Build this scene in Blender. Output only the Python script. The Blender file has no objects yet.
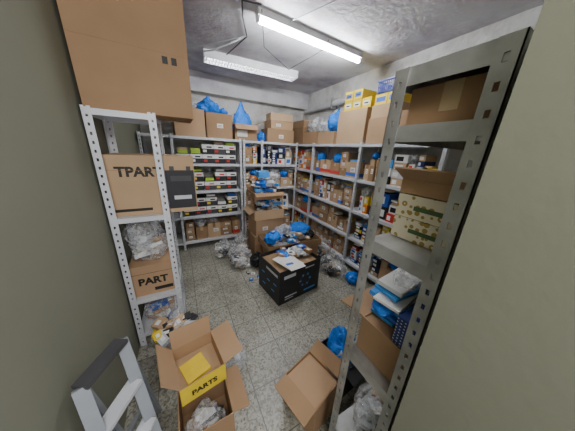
import bpy, bmesh, random
from mathutils import Vector, Matrix, noise
from math import *
random.seed(7)
H=1.65
# ------------------------------------------------------------ materials
MC={}
def nmat(name):
    m=bpy.data.materials.new(name); m.use_nodes=True
    nt=m.node_tree; b=nt.nodes['Principled BSDF']; return m,nt,b
def mat(name,col,rough=.6,metal=0,var=.12,scale=6,bump=0,bscale=60,emit=0,stretch=None):
    if name in MC: return MC[name]
    m,nt,b=nmat(name); N=nt.nodes.new; L=nt.links.new
    b.inputs['Roughness'].default_value=rough; b.inputs['Metallic'].default_value=metal
    tc=N('ShaderNodeTexCoord'); mp=N('ShaderNodeMapping'); L(tc.outputs['Object'],mp.inputs[0])
    if stretch: mp.inputs['Scale'].default_value=stretch
    n=N('ShaderNodeTexNoise'); n.inputs['Scale'].default_value=scale; n.inputs['Detail'].default_value=5
    L(mp.outputs[0],n.inputs[0])
    r=N('ShaderNodeValToRGB'); L(n.outputs[0],r.inputs[0])
    r.color_ramp.elements[0].position=.3; r.color_ramp.elements[1].position=.7
    r.color_ramp.elements[0].color=[max(0,c*(1-var)) for c in col]+[1]
    r.color_ramp.elements[1].color=[min(1,c*(1+var)) for c in col]+[1]
    L(r.outputs[0],b.inputs['Base Color'])
    if bump:
        n2=N('ShaderNodeTexNoise'); n2.inputs['Scale'].default_value=bscale; n2.inputs['Detail'].default_value=4
        L(mp.outputs[0],n2.inputs[0]); bp=N('ShaderNodeBump'); bp.inputs['Strength'].default_value=bump
        bp.inputs['Distance'].default_value=.01
        L(n2.outputs[0],bp.inputs['Height']); L(bp.outputs[0],b.inputs['Normal'])
    if emit:
        b.inputs['Emission Color'].default_value=list(col)+[1]; b.inputs['Emission Strength'].default_value=emit
    MC[name]=m; return m
def plastic(name,col,alpha=.55,rough=.18,sc=14,spread=.25):
    m,nt,b=nmat(name); N=nt.nodes.new; L=nt.links.new
    b.inputs['Base Color'].default_value=list(col)+[1]; b.inputs['Roughness'].default_value=rough
    tc=N('ShaderNodeTexCoord'); n=N('ShaderNodeTexNoise'); n.inputs['Scale'].default_value=sc; n.inputs['Detail'].default_value=6
    n.inputs['Distortion'].default_value=1.2
    L(tc.outputs['Object'],n.inputs[0]); bp=N('ShaderNodeBump'); bp.inputs['Strength'].default_value=.9; bp.inputs['Distance'].default_value=.03
    L(n.outputs[0],bp.inputs['Height']); L(bp.outputs[0],b.inputs['Normal'])
    mr=N('ShaderNodeMapRange'); mr.inputs[1].default_value=.35; mr.inputs[2].default_value=.65
    mr.inputs[3].default_value=max(0,alpha-spread); mr.inputs[4].default_value=min(1,alpha+spread)
    L(n.outputs[0],mr.inputs[0]); L(mr.outputs[0],b.inputs['Alpha'])
    return m
kraft=[mat('kraft_a',(.43,.275,.155),.8,var=.08,scale=3),mat('kraft_b',(.35,.215,.115),.8,var=.1,scale=3),
       mat('kraft_c',(.50,.34,.20),.8,var=.08,scale=3),mat('kraft_d',(.29,.175,.09),.8,var=.1,scale=3)]
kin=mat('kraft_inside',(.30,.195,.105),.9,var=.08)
tape=mat('packing_tape',(.50,.37,.22),.25,var=.06)
tapeb=mat('brown_tape',(.24,.135,.06),.3,var=.06)
white=mat('white_paper',(.80,.80,.78),.7,var=.04)
black=mat('black_card',(.014,.014,.017),.45,var=.3)
dark=mat('dark_grey',(.05,.05,.055),.5)
red=mat('red_card',(.55,.03,.02),.5)
orange=mat('orange_card',(.8,.22,.02),.5)
yellow=mat('yellow_card',(.80,.58,.03),.5)
blue=mat('blue_card',(.03,.12,.50),.45)
lblue=mat('light_blue_card',(.06,.32,.80),.45)
navy=mat('navy_card',(.015,.03,.13),.45)
lime=mat('lime_card',(.50,.75,.06),.5)
ink=mat('black_ink',(.02,.018,.015),.6)
green=mat('green_card',(.05,.25,.12),.5)
grey=mat('grey_plastic',(.26,.28,.30),.4,bump=.1)
lgrey=mat('light_grey_plastic',(.55,.57,.6),.4)
rackw=mat('white_painted_steel',(.66,.68,.72),.4,metal=.1,var=.08)
galv=mat('galvanised_steel',(.42,.43,.42),.42,metal=.6,var=.3,scale=9)
bagc=plastic('clear_plastic',(.82,.85,.88),.42)
bagx=plastic('thin_clear_plastic',(.85,.87,.9),.24,.1,18,.22)
bagw=plastic('white_plastic',(.86,.88,.91),.85)
bagb=plastic('blue_plastic',(.015,.24,.95),.95)
bagk=plastic('black_plastic',(.02,.02,.025),.97)
def pattern(name,bg,fg,scale,lo,hi,rand=.35):
    m,nt,b=nmat(name); N=nt.nodes.new; L=nt.links.new
    tc=N('ShaderNodeTexCoord'); v=N('ShaderNodeTexVoronoi'); v.inputs['Scale'].default_value=scale; v.inputs['Randomness'].default_value=rand
    L(tc.outputs['Object'],v.inputs['Vector']); r=N('ShaderNodeValToRGB'); L(v.outputs['Distance'],r.inputs[0])
    r.color_ramp.interpolation='CONSTANT'
    e=r.color_ramp.elements; e[0].position=0; e[0].color=list(bg)+[1]; e[1].position=lo; e[1].color=list(fg)+[1]
    q=e.new(hi); q.color=list(bg)+[1]
    L(r.outputs[0],b.inputs['Base Color']); b.inputs['Roughness'].default_value=.5
    return m
ringpat=pattern('yellow_ring_print',(.74,.69,.52),(.38,.27,.06),42,.26,.46,.5)
navypat=pattern('navy_dotted_print',(.015,.03,.16),(.45,.52,.7),75,.0,.22,0)
# ------------------------------------------------------------ mesh builder
class M:
    def __init__(s): s.v=[];s.f=[];s.m=[];s.mats=[];s.sm=[]
    def mi(s,mt):
        if mt not in s.mats: s.mats.append(mt)
        return s.mats.index(mt)
    def add(s,vs,fs,mt,T=None,smooth=False):
        o=len(s.v); s.v+=[tuple(T@Vector(p)) if T is not None else tuple(p) for p in vs]
        k=s.mi(mt)
        for f in fs: s.f.append([i+o for i in f]); s.m.append(k); s.sm.append(smooth)
    def box(s,a,b,mt,T=None):
        x0,y0,z0=a;x1,y1,z1=b
        s.add([(x0,y0,z0),(x1,y0,z0),(x1,y1,z0),(x0,y1,z0),(x0,y0,z1),(x1,y0,z1),(x1,y1,z1),(x0,y1,z1)],
              [(0,3,2,1),(4,5,6,7),(0,1,5,4),(1,2,6,5),(2,3,7,6),(3,0,4,7)],mt,T)
    def cyl(s,p0,p1,r,mt,n=12,T=None):
        p0=Vector(p0);p1=Vector(p1);d=(p1-p0).normalized(); a=d.orthogonal().normalized(); b=d.cross(a)
        vs=[];
        for p in (p0,p1):
            for i in range(n):
                t=2*pi*i/n; vs.append(p+a*cos(t)*r+b*sin(t)*r)
        fs=[(i,(i+1)%n,n+(i+1)%n,n+i) for i in range(n)]
        s.add(vs,fs,mt,T,True); s.add(vs,[tuple(range(n))[::-1],tuple(range(n,2*n))],mt,T)
    def tube(s,pts,r,mt,n=8):
        for a,b in zip(pts,pts[1:]): s.cyl(a,b,r,mt,n)
    def text(s,txt,size,mt,T):
        c=bpy.data.curves.new('t','FONT'); c.body=txt; c.size=size; c.extrude=.0004; c.align_x='CENTER'; c.resolution_u=3; c.offset=.004*size/.1
        o=bpy.data.objects.new('t',c); bpy.context.scene.collection.objects.link(o)
        bpy.context.view_layer.update()
        me=bpy.data.meshes.new_from_object(o.evaluated_get(bpy.context.evaluated_depsgraph_get()))
        s.add([v.co.copy() for v in me.vertices],[tuple(p.vertices) for p in me.polygons],mt,T)
        bpy.data.objects.remove(o); bpy.data.curves.remove(c)
    def blob(s,T,r,mt,seed,neck=.0,sub=4,amp=.35):
        bm=bmesh.new(); bmesh.ops.create_icosphere(bm,subdivisions=sub,radius=1)
        off=Vector((seed*3.1,seed*1.7,seed*.9)); vs=[]
        for v in bm.verts:
            p=v.co.copy(); n=noise.noise(p*1.3+off); rg=abs(noise.noise(p*3.2+off)); r3=abs(noise.noise(p*7+off))
            k=1+amp*(n*.9+(.25-rg)*.9+(.2-r3)*.45)
            q=p*k
            if neck and p.z>.8: q.z+= neck*(p.z-.8)/.2; q.x*=.45+.5*abs(n); q.y*=.6
            z=q.z*.9+.75
            if z<0: z=z*.05; 
            vs.append((q.x*r[0],q.y*r[1],max(z,0)*r[2]*.62))
        s.add(vs,[tuple(v.index for v in f.verts) for f in bm.faces],mt,T,True); bm.free()
    def obj(s,name,loc=(0,0,0),rz=0,rot=None,parent=None):
        me=bpy.data.meshes.new(name); me.from_pydata(s.v,[],s.f)
        for m_ in s.mats: me.materials.append(m_)
        me.polygons.foreach_set('material_index',s.m); me.polygons.foreach_set('use_smooth',s.sm); me.update()
        o=bpy.data.objects.new(name,me); bpy.context.scene.collection.objects.link(o)
        o.location=loc; o.rotation_euler=rot if rot else (0,0,rz)
        if parent: o.parent=parent
        return o
def TR(x=0,y=0,z=0,rz=0,rx=0,ry=0):
    return Matrix.Translation((x,y,z))@Matrix.Rotation(rz,4,'Z')@Matrix.Rotation(ry,4,'Y')@Matrix.Rotation(rx,4,'X')
def carton(s,T,w,d,h,k=None,tp=True,label=0,stripe=None,rnd=random):
    k=k or rnd.choice(kraft); e=.0012
    s.box((-w/2,-d/2,0),(w/2,d/2,h),k,T)
    along_x = w>=d
    if tp:
        tm=tape if rnd.random()<.7 else tapeb
        tw=.022
        if along_x:
            s.box((-w/2,-.0015,h),(w/2,.0015,h+.0006),ink,T)
            s.box((-w/2-e,-tw,h),(w/2+e,tw,h+e),tm,T)
            for sx in (-1,1): s.box((sx*w/2-e,-tw,h-.07),(sx*w/2+e,tw,h+e),tm,T)
        else:
            s.box((-.0015,-d/2,h),(.0015,d/2,h+.0006),ink,T)
            s.box((-tw,-d/2-e,h),(tw,d/2+e,h+e),tm,T)
            for sy in (-1,1): s.box((-tw,sy*d/2-e,h*.72),(tw,sy*d/2+e,h+e),tm,T)
    if stripe: s.box((-w/2-e,-d/2-e,h*.1),(w/2+e,d/2+e,h*.32),stripe,T)
    if label:
        lw=min(.09,w*.4);lh=min(.06,h*.35); lx=rnd.uniform(-w*.2,w*.2); lz=h*rnd.uniform(.45,.6)
        s.box((lx-lw/2,-d/2-2*e,lz-lh/2),(lx+lw/2,-d/2,lz+lh/2),white,T)
        for j in range(2): s.box((lx-lw*.35,-d/2-2.6*e,lz-lh*.25+j*lh*.3),(lx+lw*.3,-d/2-2*e,lz-lh*.15+j*lh*.3),ink,T)
def opencarton(s,T,w,d,h,k=None,flaps=(110,100,60,70),fl=None,fm=None):
    k=k or kraft[0]; t=.005
    s.box((-w/2,-d/2,0),(w/2,d/2,t),k,T)
    s.box((-w/2,-d/2,t),(w/2,-d/2+t,h),k,T); s.box((-w/2,d/2-t,t),(w/2,d/2,h),k,T)
    s.box((-w/2,-d/2+t,t),(-w/2+t,d/2-t,h),k,T); s.box((w/2-t,-d/2+t,t),(w/2,d/2-t,h),k,T)
    i=.0008
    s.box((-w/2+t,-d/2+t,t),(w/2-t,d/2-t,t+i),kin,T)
    fl=fl or min(w,d)/2
    for n,a in enumerate(flaps):
        if a is None: continue
        ww,dd=(w,d) if n%2==0 else (d,w)
        F=T@Matrix.Rotation(n*pi/2,4,'Z')@Matrix.Translation((0,-dd/2+t,h))@Matrix.Rotation(radians(a),4,'X')
        s.box((-ww/2+.003,-t,0),(ww/2-.003,0,fl),fm or k,F)
def bag(name,loc,r,mt,seed,neck=0,rz=0,amp=.4,fill=None,nf=9):
    s=M(); s.blob(Matrix(),r,mt,seed,neck,4,amp)
    if fill:
        rn=random.Random(seed)
        for i in range(nf):
            T=TR(rn.uniform(-.5,.5)*r[0],rn.uniform(-.5,.5)*r[1],rn.uniform(.08,.5)*r[2],rn.uniform(0,3),rn.uniform(-.5,.5))
            a=min(r[2]*.16,.035); s.box((-a*1.5,-a,-a*.4),(a*1.5,a,a*.4),rn.choice(fill),T)
    return s.obj(name,loc,rz)
def box1(name,x0,y0,z0,x1,y1,z1,k=None,rz=0,label=0,stripe=None,**kw):
    s=M(); carton(s,Matrix(),x1-x0,y1-y0,z1-z0,k,label=label,stripe=stripe,**kw)
    return s.obj(name,((x0+x1)/2,(y0+y1)/2,z0+.001),rz)
# ------------------------------------------------------------ room
XL,XR,YB,ZC=-.47,2.46,3.96,2.75
def wallmat(name,c1,c2,sc,bumpS=.35,p0=.36,p1=.6):
    m,nt,b=nmat(name); N=nt.nodes.new; L=nt.links.new
    tc=N('ShaderNodeTexCoord'); n=N('ShaderNodeTexNoise'); n.inputs['Scale'].default_value=sc; n.inputs['Detail'].default_value=8; n.inputs['Roughness'].default_value=.65
    L(tc.outputs['Object'],n.inputs[0]); r=N('ShaderNodeValToRGB'); L(n.outputs[0],r.inputs[0])
    e=r.color_ramp.elements; e[0].position=p0;e[1].position=p1; e[0].color=list(c2)+[1]; e[1].color=list(c1)+[1]
    L(r.outputs[0],b.inputs['Base Color']); b.inputs['Roughness'].default_value=.85
    n2=N('ShaderNodeTexNoise'); n2.inputs['Scale'].default_value=25; n2.inputs['Detail'].default_value=6
    L(tc.outputs['Object'],n2.inputs[0]); bp=N('ShaderNodeBump'); bp.inputs['Strength'].default_value=bumpS; bp.inputs['Distance'].default_value=.02
    L(n2.outputs[0],bp.inputs['Height']); L(bp.outputs[0],b.inputs['Normal']); return m
wm=wallmat('rough_white_plaster',(.74,.74,.72),(.50,.49,.47),2.2,.45,.38,.56)
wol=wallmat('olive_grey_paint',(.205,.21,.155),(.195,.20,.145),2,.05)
cm=wallmat('stained_concrete_ceiling',(.68,.68,.71),(.40,.36,.41),1.1,.4,.36,.54)
def floormat():
    m,nt,b=nmat('terrazzo_tiles'); N=nt.nodes.new; L=nt.links.new
    tc=N('ShaderNodeTexCoord'); v=N('ShaderNodeTexVoronoi'); v.inputs['Scale'].default_value=90
    L(tc.outputs['Object'],v.inputs['Vector'])
    r=N('ShaderNodeValToRGB'); L(v.outputs['Color'],r.inputs[0]); e=r.color_ramp.elements
    e[0].position=.12; e[0].color=(.16,.155,.125,1); e[1].position=.8; e[1].color=(.46,.45,.385,1)
    q=e.new(.42); q.color=(.32,.315,.265,1)
    n=N('ShaderNodeTexNoise'); n.inputs['Scale'].default_value=1.8; n.inputs['Detail'].default_value=6; L(tc.outputs['Object'],n.inputs[0])
    r2=N('ShaderNodeValToRGB'); L(n.outputs[0],r2.inputs[0]); r2.color_ramp.elements[0].color=(.68,.67,.64,1); r2.color_ramp.elements[1].color=(1,1,1,1)
    r2.color_ramp.elements[0].position=.35; r2.color_ramp.elements[1].position=.6
    mx=N('ShaderNodeMix'); mx.data_type='RGBA'; mx.blend_type='MULTIPLY'; mx.inputs[0].default_value=1
    L(r.outputs[0],mx.inputs[6]); L(r2.outputs[0],mx.inputs[7])
    br=N('ShaderNodeTexBrick'); br.offset=0; br.inputs['Scale'].default_value=1; br.inputs['Brick Width'].default_value=.3; br.inputs['Row Height'].default_value=.3
    br.inputs['Mortar Size'].default_value=.0035; br.inputs['Mortar Smooth'].default_value=.2
    L(tc.outputs['Object'],br.inputs['Vector'])
    mx2=N('ShaderNodeMix'); mx2.data_type='RGBA'; L(br.outputs['Fac'],mx2.inputs[0]); L(mx.outputs[2],mx2.inputs[6]); mx2.inputs[7].default_value=(.12,.11,.095,1)
    L(mx2.outputs[2],b.inputs['Base Color']); b.inputs['Roughness'].default_value=.35
    return m
def slab(name,a,b,mt):
    s=M(); s.box(a,b,mt); return s.obj(name)
slab('floor',(XL-.1,-1.2,-.1),(XR+.1,YB+.1,0),floormat())
slab('ceiling',(XL-.1,-.12,ZC),(XR+.1,YB+.1,ZC+.1),cm)
slab('wall_left',(XL-.1,-1.2,0),(XL,YB+.1,ZC),wol)
slab('wall_back',(XL,YB,0),(XR,YB+.1,ZC),wm)
slab('wall_right',(XR,.155,0),(XR+.1,YB+.1,ZC),wm)
slab('wall_front',(.50,-.12,0),(XR+.1,.155,ZC),wol)
s=M(); s.box((XL+.002,YB-.16,ZC-.26),(XR-.002,YB-.002,ZC-.002),cm); s.box((XL+.002,YB-.17,ZC-.28),(XR-.002,YB-.002,ZC-.26),wm); s.obj('trim_beam')
s=M(); px=XR-.07
s.cyl((px,.2,2.48),(px,YB-.2,2.42),.045,lgrey,16)
for y in (.9,1.9,2.9): s.box((px-.05,y,2.36),(XR-.001,y+.03,2.52),galv)
s.obj('wall_pipe')
# ------------------------------------------------------------ lights
tubeM=mat('lit_tube',(.96,.98,1.0),.3,var=0,emit=150)
glow=mat('lit_diffuser',(.96,.98,1.0),.3,var=0,emit=26)
fix=mat('fixture_white',(.75,.76,.78),.4)
s=M(); Lb=1.28
s.box((0,-.035,-.05),(Lb,.035,0),fix); s.box((-.0,-.02,-.09),(.02,.02,-.05),fix); s.box((Lb-.02,-.02,-.09),(Lb,.02,-.05),fix)
s.cyl((.02,0,-.078),(Lb-.02,0,-.078),.016,tubeM,14)
s.obj('fluorescent_batten_light',(.70,1.96,ZC-.001),radians(3))
s=M(); Ll=1.27; W=.10
s.box((0,-W,-.02),(Ll,W,0),fix); s.box((0,-W,-.085),(Ll,-W+.006,-.02),fix); s.box((0,W-.006,-.085),(Ll,W,-.02),fix)
s.box((0,-W,-.085),(.01,W,-.02),fix); s.box((Ll-.01,-W,-.085),(Ll,W,-.02),fix); s.box((0,-.006,-.085),(Ll,.006,-.02),fix)
for i in range(1,34): s.box((i*Ll/34-.002,-W,-.083),(i*Ll/34+.002,W,-.045),fix)
s.cyl((.03,-.055,-.035),(Ll-.03,-.055,-.035),.012,glow,10); s.cyl((.03,.055,-.035),(Ll-.03,.055,-.035),.012,glow,10)
s.obj('louvre_ceiling_light',(.40,3.06,ZC-.001),radians(-3))
s=M()
def cable(pts,r=.006,mt=dark):
    s.tube([Vector(p) for p in pts],r,mt)
cable([(.42,3.1,ZC-.01),(.40,2.9,ZC-.05),(.45,2.7,ZC-.10),(.6,2.55,ZC-.06),(.72,2.45,ZC-.01)],.008,lgrey)
cable([(.66,2.95,ZC-.012),(.75,2.4,ZC-.012),(.62,2.1,ZC-.015),(.56,1.9,ZC-.02),(.70,1.85,ZC-.03)])
cable([(.72,1.9,ZC-.03),(.9,2.3,ZC-.10),(1.3,2.5,ZC-.16),(1.5,2.1,ZC-.05),(1.45,1.95,ZC-.03)],.004)
cable([(.2,3.1,ZC-.012),(.9,2.2,ZC-.012),(1.3,1.2,ZC-.012)],.005,lgrey)
s.obj('ceiling_cable')
la=bpy.data.lights.new('added_fill_light','AREA'); la.shape='RECTANGLE'; la.size=.9; la.size_y=.5; la.energy=34; la.color=(1,.97,.93)  # added fill lamp, unseen behind the camera, brightens the near racks
lo=bpy.data.objects.new('added_fill_light',la); bpy.context.scene.collection.objects.link(lo); lo.location=(.0,-.75,2.55); lo.rotation_euler=(radians(48),0,0)
# ------------------------------------------------------------ racks
def post(s,x,y,z1,dx,dy,mt,w=.035,step=.05,holes=True):
    t=.0025
    for ax in (0,1):
        def b(u0,u1,z0,z1_):
            if ax==0: xs=sorted((x+dx*u0,x+dx*u1)); ys=sorted((y,y+dy*t))
            else: xs=sorted((x,x+dx*t)); ys=sorted((y+dy*u0,y+dy*u1))
            s.box((xs[0],ys[0],z0),(xs[1],ys[1],z1_),mt)
        if not holes: b(0,w,0,z1); continue
        b(0,w*.38,0,z1); b(w*.62,w,0,z1)
        z=0
        while z<z1:
            b(w*.38,w*.62,z,min(z+step*.66,z1)); z+=step
def rack(name,xs,ys,h,shelves,mt,axis='x',lip=.035,w=.035,holes=True):
    s=M(); A=list(xs)
    for i,a in enumerate(A):
        for j,c in enumerate(ys):
            da=1 if i<len(A)-1 else -1; dc=1 if j==0 else -1
            if axis=='x': post(s,a,c,h,da,dc,mt,w,holes=holes)
            else: post(s,c,a,h,dc,da,mt,w,holes=holes)
    t=.002; g=.004
    for a0,a1 in zip(A,A[1:]):
        for z in shelves:
            def b(p,q):
                if axis=='x': s.box(p,q,mt)
                else: s.box((p[1],p[0],p[2]),(q[1],q[0],q[2]),mt)
            c0,c1=ys[0]+g,ys[1]-g; u0,u1=a0+g,a1-g
            b((u0,c0,z-t),(u1,c1,z)); b((u0,c0,z-lip),(u1,c0+t,z-t)); b((u0,c1-t,z-lip),(u1,c1,z-t))
            b((u0,c0+t,z-lip),(u0+t,c1-t,z-t)); b((u1-t,c0+t,z-lip),(u1,c1-t,z-t))
            b((u0,c0+t,z-lip),(u1,c0+.012,z-lip+t))
    return s.obj(name)
ZB=[.14,.57,.98,1.40,1.78]; ZR=[.12,.50,.90,1.33,1.78]
rack('metal_shelving_rack',[-.44,-.08,.92],(3.30,3.74),1.80,ZB,rackw)
rack('metal_shelving_rack',[.95,1.27,2.0],(3.34,3.76),1.80,ZB,rackw)
rack('metal_shelving_rack',[.92,1.87,2.92,3.78],(2.06,2.42),1.80,ZR,rackw,'y')
rack('metal_shelving_rack',[-.46,-.10],(1.64,2.06),1.84,[.12,.46,1.15,1.83],rackw,w=.045)
rack('metal_shelving_rack',[.575,1.55],(.185,.44),1.88,[.26,.82,1.36,1.735,1.88],galv,w=.04,lip=.045)
# ------------------------------------------------------------ row filling
def fill(name,loc,rz,length,depth,hmax,seed,style='kraft',gap=(.002,.015)):
    rn=random.Random(seed); s=M(); x=.01
    while x<length-.08:
        if style=='parts':
            w=min(.165,length-x); T=TR(x+w/2,depth/2,0,rn.uniform(-.03,.03))
            nst=rn.choice((1,2,2,2)) if hmax>.3 else 1; h=.145
            for j in range(nst):
                Tj=T@TR(0,rn.uniform(0,.02),j*(h+.001))
                d=depth*.85
                s.box((-w/2,-d/2,0),(w/2,d/2,h),black if rn.random()<.85 else dark,Tj)
                s.box((-w/2-.001,-d/2-.001,h*.50),(w/2+.001,d/2,h*.93),white,Tj)
                s.box((-w*.1,-d/2-.002,h*.6),(w*.35,-d/2,h*.74),rn.choice((red,black,black)),Tj)
                s.box((-w*.42,-d/2-.002,h*.15),(-w*.1,-d/2,h*.4),rn.choice((white,red,yellow)),Tj)
            if nst==1: s.box((-w*.4,-.1,h),(w*.4,.08,h+.04),rn.choice((lime,white,kraft[2])),T)
            if rn.random()<.5: s.box((-w*.4,-.1,nst*h),(w*.4,.08,nst*h+.03),rn.choice((lime,white,kraft[2],blue)),T@TR(0,0,.003+(.04 if nst==1 else 0)))
            x+=w+.008; continue
        w=rn.uniform(.11,.24) if style=='kraft' else rn.uniform(.07,.16)
        w=min(w,length-x-.005)
        if w<.06: break
        h=rn.uniform(.55,.97)*hmax; d=depth*rn.uniform(.75,.98)
        T=TR(x+w/2,d/2+rn.uniform(0,.02),0,rn.uniform(-.03,.03)); top=h
        if style=='mixed' and rn.random()<.7:
            n=rn.randint(2,6); hh=h/n
            c0=rn.choice((white,blue,white,white,kraft[2],white,black,navy,yellow,black))
            for j in range(n):
                c=c0 if rn.random()<.55 else rn.choice((white,blue,lblue,black,kraft[2],white,yellow,red,navy,lgrey,orange,black,white))
                Tj=T@TR(rn.uniform(-.006,.006),rn.uniform(0,.02),j*hh)
                s.box((-w/2+.006,-d/2,0),(w/2-.006,d/2,hh-.002),c,Tj)
                s.box((-w*.35,-d/2-.001,hh*.2),(rn.uniform(-.1,.3)*w,-d/2,hh*.75),white if c!=white else rn.choice((blue,red,black,blue)),Tj)
        else:
            if h>hmax*.7 and rn.random()<.65:
                n=rn.choice((2,2,3))
                for j in range(n): carton(s,T@TR(rn.uniform(-.004,.004),rn.uniform(0,.015),j*h/n),w*.97,d*.97,h/n-.003,rn.choice(kraft),label=rn.random()<.75,rnd=rn)
            else:
                top=h*.85; st=rn.choice((None,None,None,blue,red,white))
                carton(s,T,w,d,h*.85,rn.choice(kraft),label=rn.random()<.7,stripe=st,rnd=rn)
        room=hmax+.02-top
        if room>.05 and rn.random()<.75:
            if rn.random()<.5:
                s.blob(T@TR(0,-d*.2,top),(w*.5,d*.32,min(room*.75,.13)),rn.choice((bagb,bagx,bagc,bagb,bagc)),rn.random()*50,0,3,.35)
            else:
                for q in range(rn.randint(1,3)):
                    s.box((-w*.38,-d*.3,0),(w*.38,d*.2,.016),rn.choice((white,lblue,yellow,white,black,kraft[2])),T@TR(0,-d*.1,top+.002+q*.018,rn.uniform(-.4,.4)))
        x+=w+rn.uniform(*gap)
    return s.obj(name,loc,rz)
e=.002
for z,st,sd in ((ZB[1],'parts',2),(ZB[2],'parts',3),(ZB[3],'parts',4)):
    fill('parts_box_row',(-.03,3.345,z+e),0,.90,.33,.36,sd,st)
fill('carton_row',(-.03,3.345,ZB[0]+e),0,.90,.33,.36,1,'kraft')
for z,st,sd in ((ZB[0],'kraft',11),(ZB[1],'mixed',12),(ZB[2],'kraft',13),(ZB[3],'mixed',14)):
    fill('carton_row',(1.31,3.385,z+e),0,.66,.32,.34,sd,st)
    fill('carton_row',(.99,3.385,z+e),0,.27,.32,.32,sd+5,'mixed')
sd=20
for ya,yb in ((3.74,2.96),(2.88,1.91),(1.83,.96)):
    for i,z in enumerate(ZR[:4]):
        sd+=1
        fill('carton_row',(2.105,ya,z+e),-pi/2,ya-yb,.27,.36,sd,'mixed' if (ya<2 or sd%3==0) else 'kraft')
# ------------------------------------------------------------ boxes on top of racks
zt=1.783
s=M(); carton(s,Matrix(),.40,.36,.37,kraft[0],label=1); s.obj('cardboard_box',(.185,3.53,zt),radians(4))
box1('cardboard_box',.41,3.36,zt,.79,3.70,2.13,kraft[3],label=1,rz=.03)
s=M(); opencarton(s,Matrix(),.36,.32,.24,kraft[1],(130,60,150,75),.13); s.box((-.15,-.162,.05),(.02,-.16,.15),white); s.obj('open_cardboard_box',(1.03,3.54,zt),-.04)
box1('cardboard_box',1.40,3.38,zt,1.92,3.70,2.00,kraft[1],label=1)
box1('cardboard_box',1.46,3.40,2.006,1.90,3.68,2.14,kraft[0],label=1,rz=.05)
box1('cardboard_box',1.48,3.42,2.146,1.90,3.66,2.26,kraft[2],rz=-.04)
box1('cardboard_box',2.09,3.35,zt,2.40,3.75,2.08,kraft[3])
box1('cardboard_box',2.10,3.35,2.085,2.38,3.74,2.20,kraft[1])
box1('cardboard_box',2.09,2.90,zt,2.40,3.33,1.98,kraft[1],label=1)
box1('cardboard_box',2.09,2.46,zt,2.40,2.86,1.96,kraft[0])
box1('cardboard_box',2.09,1.90,zt,2.37,2.40,2.20,kraft[2],label=1)
box1('cardboard_box',2.08,1.48,zt,2.38,1.84,2.06,kraft[0],label=1)
box1('cardboard_box',2.09,1.49,2.064,2.38,1.83,2.20,kraft[2])
box1('cardboard_box',2.09,1.0,zt,2.38,1.44,2.10,kraft[1],label=1)
s=M()
for i in range(3):
    for j in range(2 if i else 1):
        T=TR(0,(i-1)*.15,j*.115); s.box((-.13,-.07,0),(.13,.07,.11),yellow,T); s.box((-.131,-.05,.03),(-.128,.05,.08),blue if j else white,T); s.box((-.132,-.03,.045),(-.131,.03,.06),ink,T)
s.obj('yellow_box_stack',(2.23,2.10,2.204),.03)
s=M()
for i in range(2):
    T=TR(0,(i-.5)*.17,0); s.box((-.13,-.08,0),(.13,.08,.11),yellow,T); s.box((-.131,-.06,.03),(-.128,.06,.08),blue,T)
s.obj('yellow_box_stack',(2.24,1.66,2.205),-.02)
def crate(name,loc,rz,L,W,Hh,mt):
    s=M(); t=.006
    s.box((-L/2,-W/2,0),(L/2,W/2,t),mt)
    for z0,z1 in ((0,.02),(Hh*.48,Hh*.54),(Hh-.02,Hh)):
        s.box((-L/2,-W/2,z0),(L/2,-W/2+t,z1),mt); s.box((-L/2,W/2-t,z0),(L/2,W/2,z1),mt); s.box((-L/2,-W/2,z0),(-L/2+t,W/2,z1),mt); s.box((L/2-t,-W/2,z0),(L/2,W/2,z1),mt)
    n=int(L/.025)
    for i in range(n+1):
        x=-L/2+i*(L-.008)/n
        for y in (-W/2,W/2-t): s.box((x,y,0),(x+.009,y+t,Hh),mt)
    n=int(W/.025)
    for i in range(n+1):
        y=-W/2+i*(W-.008)/n
        for x in (-L/2,L/2-t): s.box((x,y,0),(x+t,y+.009,Hh),mt)
    s.box((-L/2-.012,-W/2-.012,Hh-.012),(L/2+.012,-W/2+t,Hh),mt); s.box((-L/2-.012,W/2-t,Hh-.012),(L/2+.012,W/2+.012,Hh),mt)
    return s.obj(name,loc,rz)
crate('plastic_crate',(2.24,1.64,2.32),pi/2,.34,.26,.13,mat('blue_crate_plastic',(.05,.07,.35),.4))
def parcels(name,loc,w,d,h,seed,n=26,cols=(white,blue,lblue,black,white,kraft[2],lgrey,lblue),rz=0,sc=1,blobs=0):
    rn=random.Random(seed); s=M()
    for i in range(n):
        a=rn.uniform(.03,.07)*sc;b=rn.uniform(.025,.05)*sc;c=rn.uniform(.008,.022)*sc
        T=TR(rn.uniform(-w/2+a,w/2-a),rn.uniform(-d/2+a,d/2-a),c+.01+rn.random()**1.5*h,rn.uniform(0,3.1),rn.uniform(-.35,.35)*(h>.05),rn.uniform(-.35,.35)*(h>.05))
        if h<=.011: T=TR(rn.uniform(-w/2+a,w/2-a),rn.uniform(-d/2+a,d/2-a),c,rn.uniform(0,3.1))
        m_=rn.choice(cols); s.box((-a,-b,-c),(a,b,c),m_,T); s.box((-a*.6,-b*.5,c),(a*.3,b*.4,c+.001),white if m_!=white else ink,T)
    for i in range(blobs):
        s.blob(TR(rn.uniform(-w*.35,w*.35),rn.uniform(-d*.3,d*.3),rn.uniform(.3,.8)*h,rn.uniform(0,3)),(.08*sc,.06*sc,.07*sc),rn.choice((bagw,bagb,bagc,bagx,bagb)),rn.random()*60,0,3)
    return s.obj(name,loc,rz)
bag('blue_plastic_bag',(.48,3.50,2.135),(.15,.12,.18),bagb,1,.5)
bag('clear_plastic_bag',(.22,3.52,2.16),(.14,.12,.10),bagc,2)
bag('blue_plastic_bag',(1.0,3.54,1.80),(.15,.12,.42),bagb,3,.6)
bag('blue_plastic_bag',(.70,3.52,2.135),(.08,.08,.08),bagb,4,.6)
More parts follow.
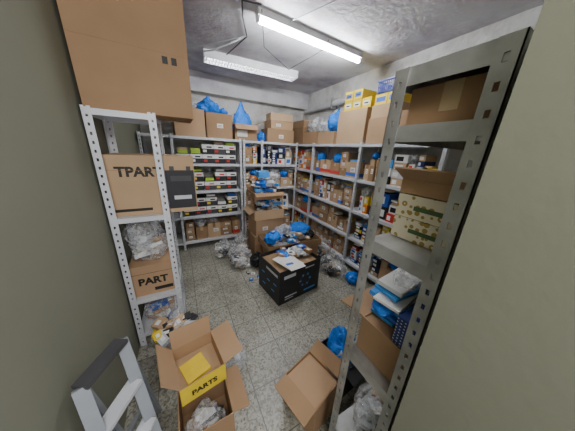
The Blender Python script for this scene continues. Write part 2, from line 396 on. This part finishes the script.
bag('clear_plastic_bag',(2.22,3.12,1.985),(.15,.18,.22),bagc,5,.3)
bag('clear_plastic_bag',(2.22,2.78,1.965),(.14,.16,.2),bagc,6,.3)
bag('blue_plastic_bag',(2.20,2.54,1.965),(.14,.12,.26),bagb,7,.4)
bag('blue_plastic_bag',(1.32,3.5,1.785),(.06,.1,.15),bagb,9,.3)
# ------------------------------------------------------------ centre stack
box1('cardboard_box',.90,2.62,0,1.40,3.02,.36,kraft[1],label=1)
box1('cardboard_box',.92,2.64,.363,1.38,3.0,.62,kraft[0],label=1,rz=.04)
s=M(); opencarton(s,Matrix(),.48,.38,.15,kraft[2],(None,100,None,120),.1); s.obj('open_cardboard_box',(1.15,2.82,.626),-.03)
s=M(); opencarton(s,Matrix(),.46,.36,.10,kraft[1],(120,None,20,None),.08); s.obj('open_cardboard_box',(1.13,2.82,.945),.03)
parcels('packaged_parts_pile',(1.15,2.80,.635),.46,.36,.27,1,50,blobs=5)
parcels('packaged_parts_pile',(1.13,2.80,.96),.44,.34,.24,2,50,blobs=5)
box1('small_blue_box',1.0,2.72,1.255,1.16,2.9,1.34,lblue,tp=False)
bag('clear_plastic_bag',(1.24,2.80,1.20),(.13,.12,.12),bagc,11)
box1('cardboard_box',.98,2.10,0,1.36,2.50,.33,kraft[0])
box1('cardboard_box',1.38,2.12,0,1.74,2.52,.33,kraft[1])
s=M(); opencarton(s,Matrix(),.84,.46,.10,kraft[1],(None,None,None,None)); s.obj('cardboard_tray',(1.34,2.32,.335),-.05)
parcels('packaged_parts_pile',(1.34,2.33,.345),.74,.38,.16,3,64,(white,blue,lblue,white,lblue,kraft[2],lgrey,black),blobs=6)
bag('blue_plastic_bag',(1.52,2.38,.42),(.17,.12,.18),bagb,12)
bag('white_plastic_bag',(1.26,2.40,.40),(.13,.12,.2),bagc,13)
bag('blue_plastic_bag',(1.06,2.30,.40),(.11,.10,.15),bagb,14)
bag('black_plastic_bag',(1.66,2.26,.40),(.08,.08,.11),bagk,15)
# floor bags
fc=(white,kraft[1],dark,lgrey,kraft[2],dark)
bag('clear_plastic_bag',(.50,2.88,0),(.18,.15,.28),bagx,21,.2,fill=fc,nf=22)
bag('clear_plastic_bag',(.64,2.52,0),(.15,.16,.30),bagx,22,.3,fill=fc,nf=22)
bag('clear_plastic_bag',(.74,2.82,0),(.12,.14,.36),bagx,27,.3,fill=fc,nf=18)
bag('black_plastic_bag',(.86,2.42,0),(.09,.12,.20),bagk,28,.2)
bag('clear_plastic_bag',(1.80,1.84,0),(.17,.19,.26),bagx,24,.3,fill=fc+(dark,black),nf=24)
bag('clear_plastic_bag',(1.86,2.20,0),(.14,.18,.36),bagx,25,.3,fill=fc+(dark,black),nf=24)
bag('black_plastic_bag',(1.90,2.60,0),(.12,.16,.30),bagk,26,.2)
bag('blue_plastic_bag',(1.92,1.52,0),(.10,.10,.12),bagb,29,.2)
parcels('scattered_small_parts',(.76,2.25,0),.3,.35,.01,8,7,(white,kraft[2],dark,blue),sc=.5)
# ------------------------------------------------------------ black box
s=M(); w,d,h=.60,.46,.43
opencarton(s,Matrix(),w,d,h,black,(None,None,None,None))
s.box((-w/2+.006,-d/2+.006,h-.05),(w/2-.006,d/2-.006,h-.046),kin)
for k_,(x0,x1,z0,z1,mm) in enumerate(((-.24,-.08,.32,.36,lgrey),(-.22,-.05,.07,.085,lgrey),(-.22,-.10,.04,.05,lgrey),(.06,.24,.05,.07,lblue),(.06,.2,.36,.375,lgrey))):
    s.box((x0,-d/2-.0015,z0),(x1,-d/2,z1),mm)
for a in range(18):
    t0=a/18*2*pi; s.box((-.0,-.0008,-.008),(.028,0,.008),dark if a%3 else lblue,TR(.07,-d/2-.0008,.21)@Matrix.Rotation(t0,4,'Y')@Matrix.Translation((.06,0,0)))
s.box((w/2,-.16,.06),(w/2+.0015,.16,.10),lgrey); s.box((-w/2-.0015,-.19,.34),(-w/2,.05,.37),lgrey)
for i,(x,z) in enumerate(((.1,.1),(-.1,.12),(0,.2),(.12,.25),(-.14,.22))): s.box((-w/2-.0015,x-.03,z),(-w/2,x+.03,z+.012),lblue)
s.obj('black_printed_carton',(1.07,1.82,0),radians(8))
s=M(); s.box((-.11,-.15,0),(.11,.15,.004),white,TR(0,0,0,.3,.0,.0)); s.box((-.10,-.14,0.006),(.10,.14,.010),white,TR(.02,-.05,0,.1)); s.box((-.06,-.09,.010),(.03,-.05,.0108),blue)
s.obj('paper_sheets',(.99,1.72,.432))
parcels('packaged_parts_pile',(1.15,1.88,.385),.44,.30,.05,5,22,(black,dark,lgrey,white,kraft[1],blue),blobs=3)
# ------------------------------------------------------------ left rack goods
s=M()
carton(s,Matrix(),.575,.36,.72,kraft[1],tp=True); s.box((-.288,-.02,.0),(.288,.02,.0012),tapeb)
s.box((-.287,-.1808,.355),(.287,-.18,.3565),kraft[3])
for i in range(2): s.box((.14+i*.05,-.1812,.30),(.17+i*.05,-.18,.34),ink)
s.obj('large_cardboard_box',(-.165,1.85,1.832))
s=M(); w,d,h=.53,.34,.42
s.box((-w/2,-d/2,0),(w/2,d/2,h),kraft[2])
s.box((-w/2,-d/2-.001,h-.1),(w/2,-d/2,h-.098),kraft[3])
s.text('TPART',.09,ink,Matrix.Translation((-.08,-d/2-.0005,.28))@Matrix.Rotation(pi/2,4,'X'))
s.box((-w/2,-d/2-.001,.03),(-.04,-d/2,.05),ink)
s.box((.07,-d/2-.0015,.03),(.26,-d/2,.32),black); s.box((.10,-d/2-.002,.24),(.24,-d/2-.001,.28),dark); s.box((.11,-d/2-.0025,.10),(.23,-d/2-.001,.13),lgrey); s.box((.10,-d/2-.0025,.32),(.13,-d/2-.001,.35),dark); s.box((.21,-d/2-.0025,.32),(.24,-d/2-.001,.35),dark)
s.box((w/2,-.15,.05),(w/2+.001,.15,.12),ink)
s.obj('printed_parts_carton',(-.17,1.87,1.151))
s=M(); s.box((-.15,-.15,0),(.15,.15,.27),kraft[0]); s.box((-.151,-.151,.20),(.151,.151,.202),ink)
s.text('PART',.085,ink,Matrix.Translation((-.0,-.151,.10))@Matrix.Rotation(pi/2,4,'X')); s.box((.0,-.1515,.03),(.13,-.15,.06),ink)
s.obj('printed_parts_carton',(-.29,1.84,.461))
bag('clear_plastic_bag',(-.29,1.83,.735),(.14,.12,.34),bagx,31,.0,fill=(white,lgrey,white,lgrey,kraft[2]),nf=16)
bag('clear_plastic_bag',(-.28,1.84,.122),(.13,.14,.24),bagx,32,.1,fill=(white,kraft[0],blue,kraft[1]),nf=18)
bag('clear_plastic_bag',(-.16,1.43,0),(.16,.15,.34),bagx,33,.1,fill=(lgrey,kraft[0],yellow,white,kraft[2],dark),nf=34)
bag('clear_plastic_bag',(.20,1.22,0),(.12,.14,.12),bagx,34,.2,fill=(lgrey,kraft[2]),nf=4)
parcels('packaged_parts_pile',(-.16,1.42,.22),.32,.26,.08,9,30,(white,kraft[2],yellow,black,lgrey,kraft[0],dark))
s=M(); opencarton(s,Matrix(),.27,.26,.25,kraft[1],(None,100,None,None),.10); s.obj('open_cardboard_box',(-.02,.84,0),.03)
bag('clear_plastic_bag',(-.02,.80,.02),(.10,.08,.24),bagx,36,.0,fill=fc,nf=20)
s=M(); w,d,h=.25,.28,.13
opencarton(s,Matrix(),w,d,h,kraft[0],(None,75,10,35),.13)
s.box((-w/2-.001,-d/2-.001,0),(w/2+.001,-d/2+.001,h),yellow); s.box((w/2-.001,-d/2,0),(w/2+.001,d/2,h),yellow)
s.box((-w/2+.006,-d/2+.006,.008),(w/2-.006,d/2-.006,.03),kraft[2]); s.box((-.09,-.06,.03),(.05,.08,.05),yellow,TR(0,0,0,.2))
s.text('PARTS',.05,ink,Matrix.Translation((0,-d/2-.0015,.04))@Matrix.Rotation(pi/2,4,'X'))
s.text('PARTS',.05,ink,Matrix.Translation((w/2+.0015,0,.04))@Matrix.Rotation(pi/2,4,'Z')@Matrix.Rotation(pi/2,4,'X'))
s.obj('yellow_open_carton',(-.03,1.02,.262),.16)
s=M()
def bar(a,b,w,t,mt):
    a=Vector(a);b=Vector(b);d=b-a;T=Matrix.Translation(a)@d.to_track_quat('Z','Y').to_matrix().to_4x4()
    s.box((-w/2,-t/2,0),(w/2,t/2,d.length),mt,T)
b1,t1=Vector((-.19,.66,.01)),Vector((-.325,.94,.78)); off=Vector((-.09,-.17,0))
bar(b1,t1,.045,.02,grey); bar(b1+off,t1+off,.045,.02,grey)
for k_ in (.25,.5,.75,1.0):
    a=b1.lerp(t1,k_); bar(a,a+off,.06,.018,lgrey if k_<1 else dark)
b2,t2=Vector((-.29,1.06,.01)),Vector((-.335,.97,.75))
bar(b2,t2,.03,.02,grey); bar(b2+off,t2+off,.03,.02,grey); bar(b2.lerp(t2,.3),b2.lerp(t2,.3)+off,.02,.02,grey)
s.obj('step_ladder')
# ------------------------------------------------------------ near right rack goods
box1('cardboard_box',.64,.205,1.737,1.10,.42,1.84,kraft[1])
s=M()
gp=mat('green_print',(.08,.16,.06))
for j in range(2): s.box((-.10,-.10,j*.082),(.10,.10,j*.082+.08),ringpat)
for j in range(2):
    s.box((-.1006,-.05,j*.082+.03),(-.1,.04,j*.082+.045),gp); s.box((-.04,.1,j*.082+.03),(.05,.1006,j*.082+.045),gp)
s.obj('ring_print_carton_stack',(.80,.325,1.362),.02)
s=M(); opencarton(s,Matrix(),.24,.20,.05,kraft[0],(95,None,None,60),.08); s.obj('open_cardboard_box',(.82,.325,1.528),0)
box1('cardboard_box',.95,.21,1.362,1.25,.42,1.56,kraft[1])
s=M(); opencarton(s,Matrix(),.33,.21,.17,kraft[1],(None,None,100,None),.14); s.box((-.155,-.095,.14),(.155,.095,.165),kraft[3]); s.obj('open_cardboard_box',(.79,.312,.822),0)
box1('cardboard_box',1.0,.21,.823,1.35,.42,1.05,kraft[0])
box1('navy_print_carton',.632,.200,.993,.90,.285,1.11,navypat,tp=False)
bx=M(); rn=random.Random(3)
for i in range(9):
    c=(lblue,white,blue,lblue,white,lblue,white,lblue,white)[i]; q=rn.uniform(.10,.15)
    bx.box((-q,-.05,0),(q,.05,.009+.01*rn.random()),c,TR(rn.uniform(-.03,.03),rn.uniform(-.01,.02),i*.018,rn.uniform(-.16,.16),rn.uniform(-.04,.04)))
for i in range(3): bx.blob(TR(-.1+i*.07,rn.uniform(-.02,.02),.02+.13*(i%2)),(.06,.05,.07),(bagb,bagx,bagb)[i],i+5,0,3)
bx.obj('blue_packet_stack',(.80,.365,.996))
box1('blue_carton',1.0,.22,1.056,1.3,.42,1.2,blue,tp=False,label=1)
fb=(white,lgrey,kraft[2],kraft[0],kraft[2],lgrey,dark)
bag('clear_plastic_bag',(.78,.31,.262),(.17,.10,.26),bagx,41,.0,fill=fb,nf=40)
bag('clear_plastic_bag',(1.15,.31,.262),(.19,.10,.30),bagx,42,.0,fill=fb,nf=40)
s=M(); opencarton(s,Matrix(),.24,.26,.27,kraft[1],(None,60,None,100),.10); s.box((-.11,-.12,.22),(.11,.12,.255),kraft[0]); s.obj('open_cardboard_box',(.61,.66,0),.25)
s=M(); opencarton(s,Matrix(),.28,.26,.26,black,(100,None,None,80),.08); s.obj('open_black_carton',(.94,.72,0),.1)
bag('blue_plastic_bag',(.93,.72,.04),(.12,.11,.36),bagb,43,.0)
bag('clear_plastic_bag',(.92,.65,.20),(.10,.05,.14),bagc,44,.0)
parcels('packaged_parts_pile',(.94,.72,.18),.24,.22,.08,50,16,(lblue,white,black,blue),sc=.7)
# ------------------------------------------------------------ camera
f=195.0;th=radians(18.35);yaw=radians(29);ro=radians(2.9)
fh=Vector((sin(yaw),cos(yaw),0));r_=Vector((cos(yaw),-sin(yaw),0));z_=Vector((0,0,1))
F=cos(th)*fh-sin(th)*z_;U=sin(th)*fh+cos(th)*z_
X=cos(ro)*r_+sin(ro)*U;Y=cos(ro)*U-sin(ro)*r_
cam=bpy.data.cameras.new('camera'); co=bpy.data.objects.new('camera',cam); bpy.context.scene.collection.objects.link(co)
R=Matrix((X,Y,-F)).transposed().to_4x4(); co.matrix_world=Matrix.Translation((0,0,H))@R
cam.sensor_fit='HORIZONTAL'; cam.sensor_width=36; cam.lens=f/575*36; cam.clip_start=.01
bpy.context.scene.camera=co
w=bpy.data.worlds.new('world'); bpy.context.scene.world=w; w.use_nodes=True
w.node_tree.nodes['Background'].inputs[0].default_value=(.9,.92,1,1); w.node_tree.nodes['Background'].inputs[1].default_value=1.6
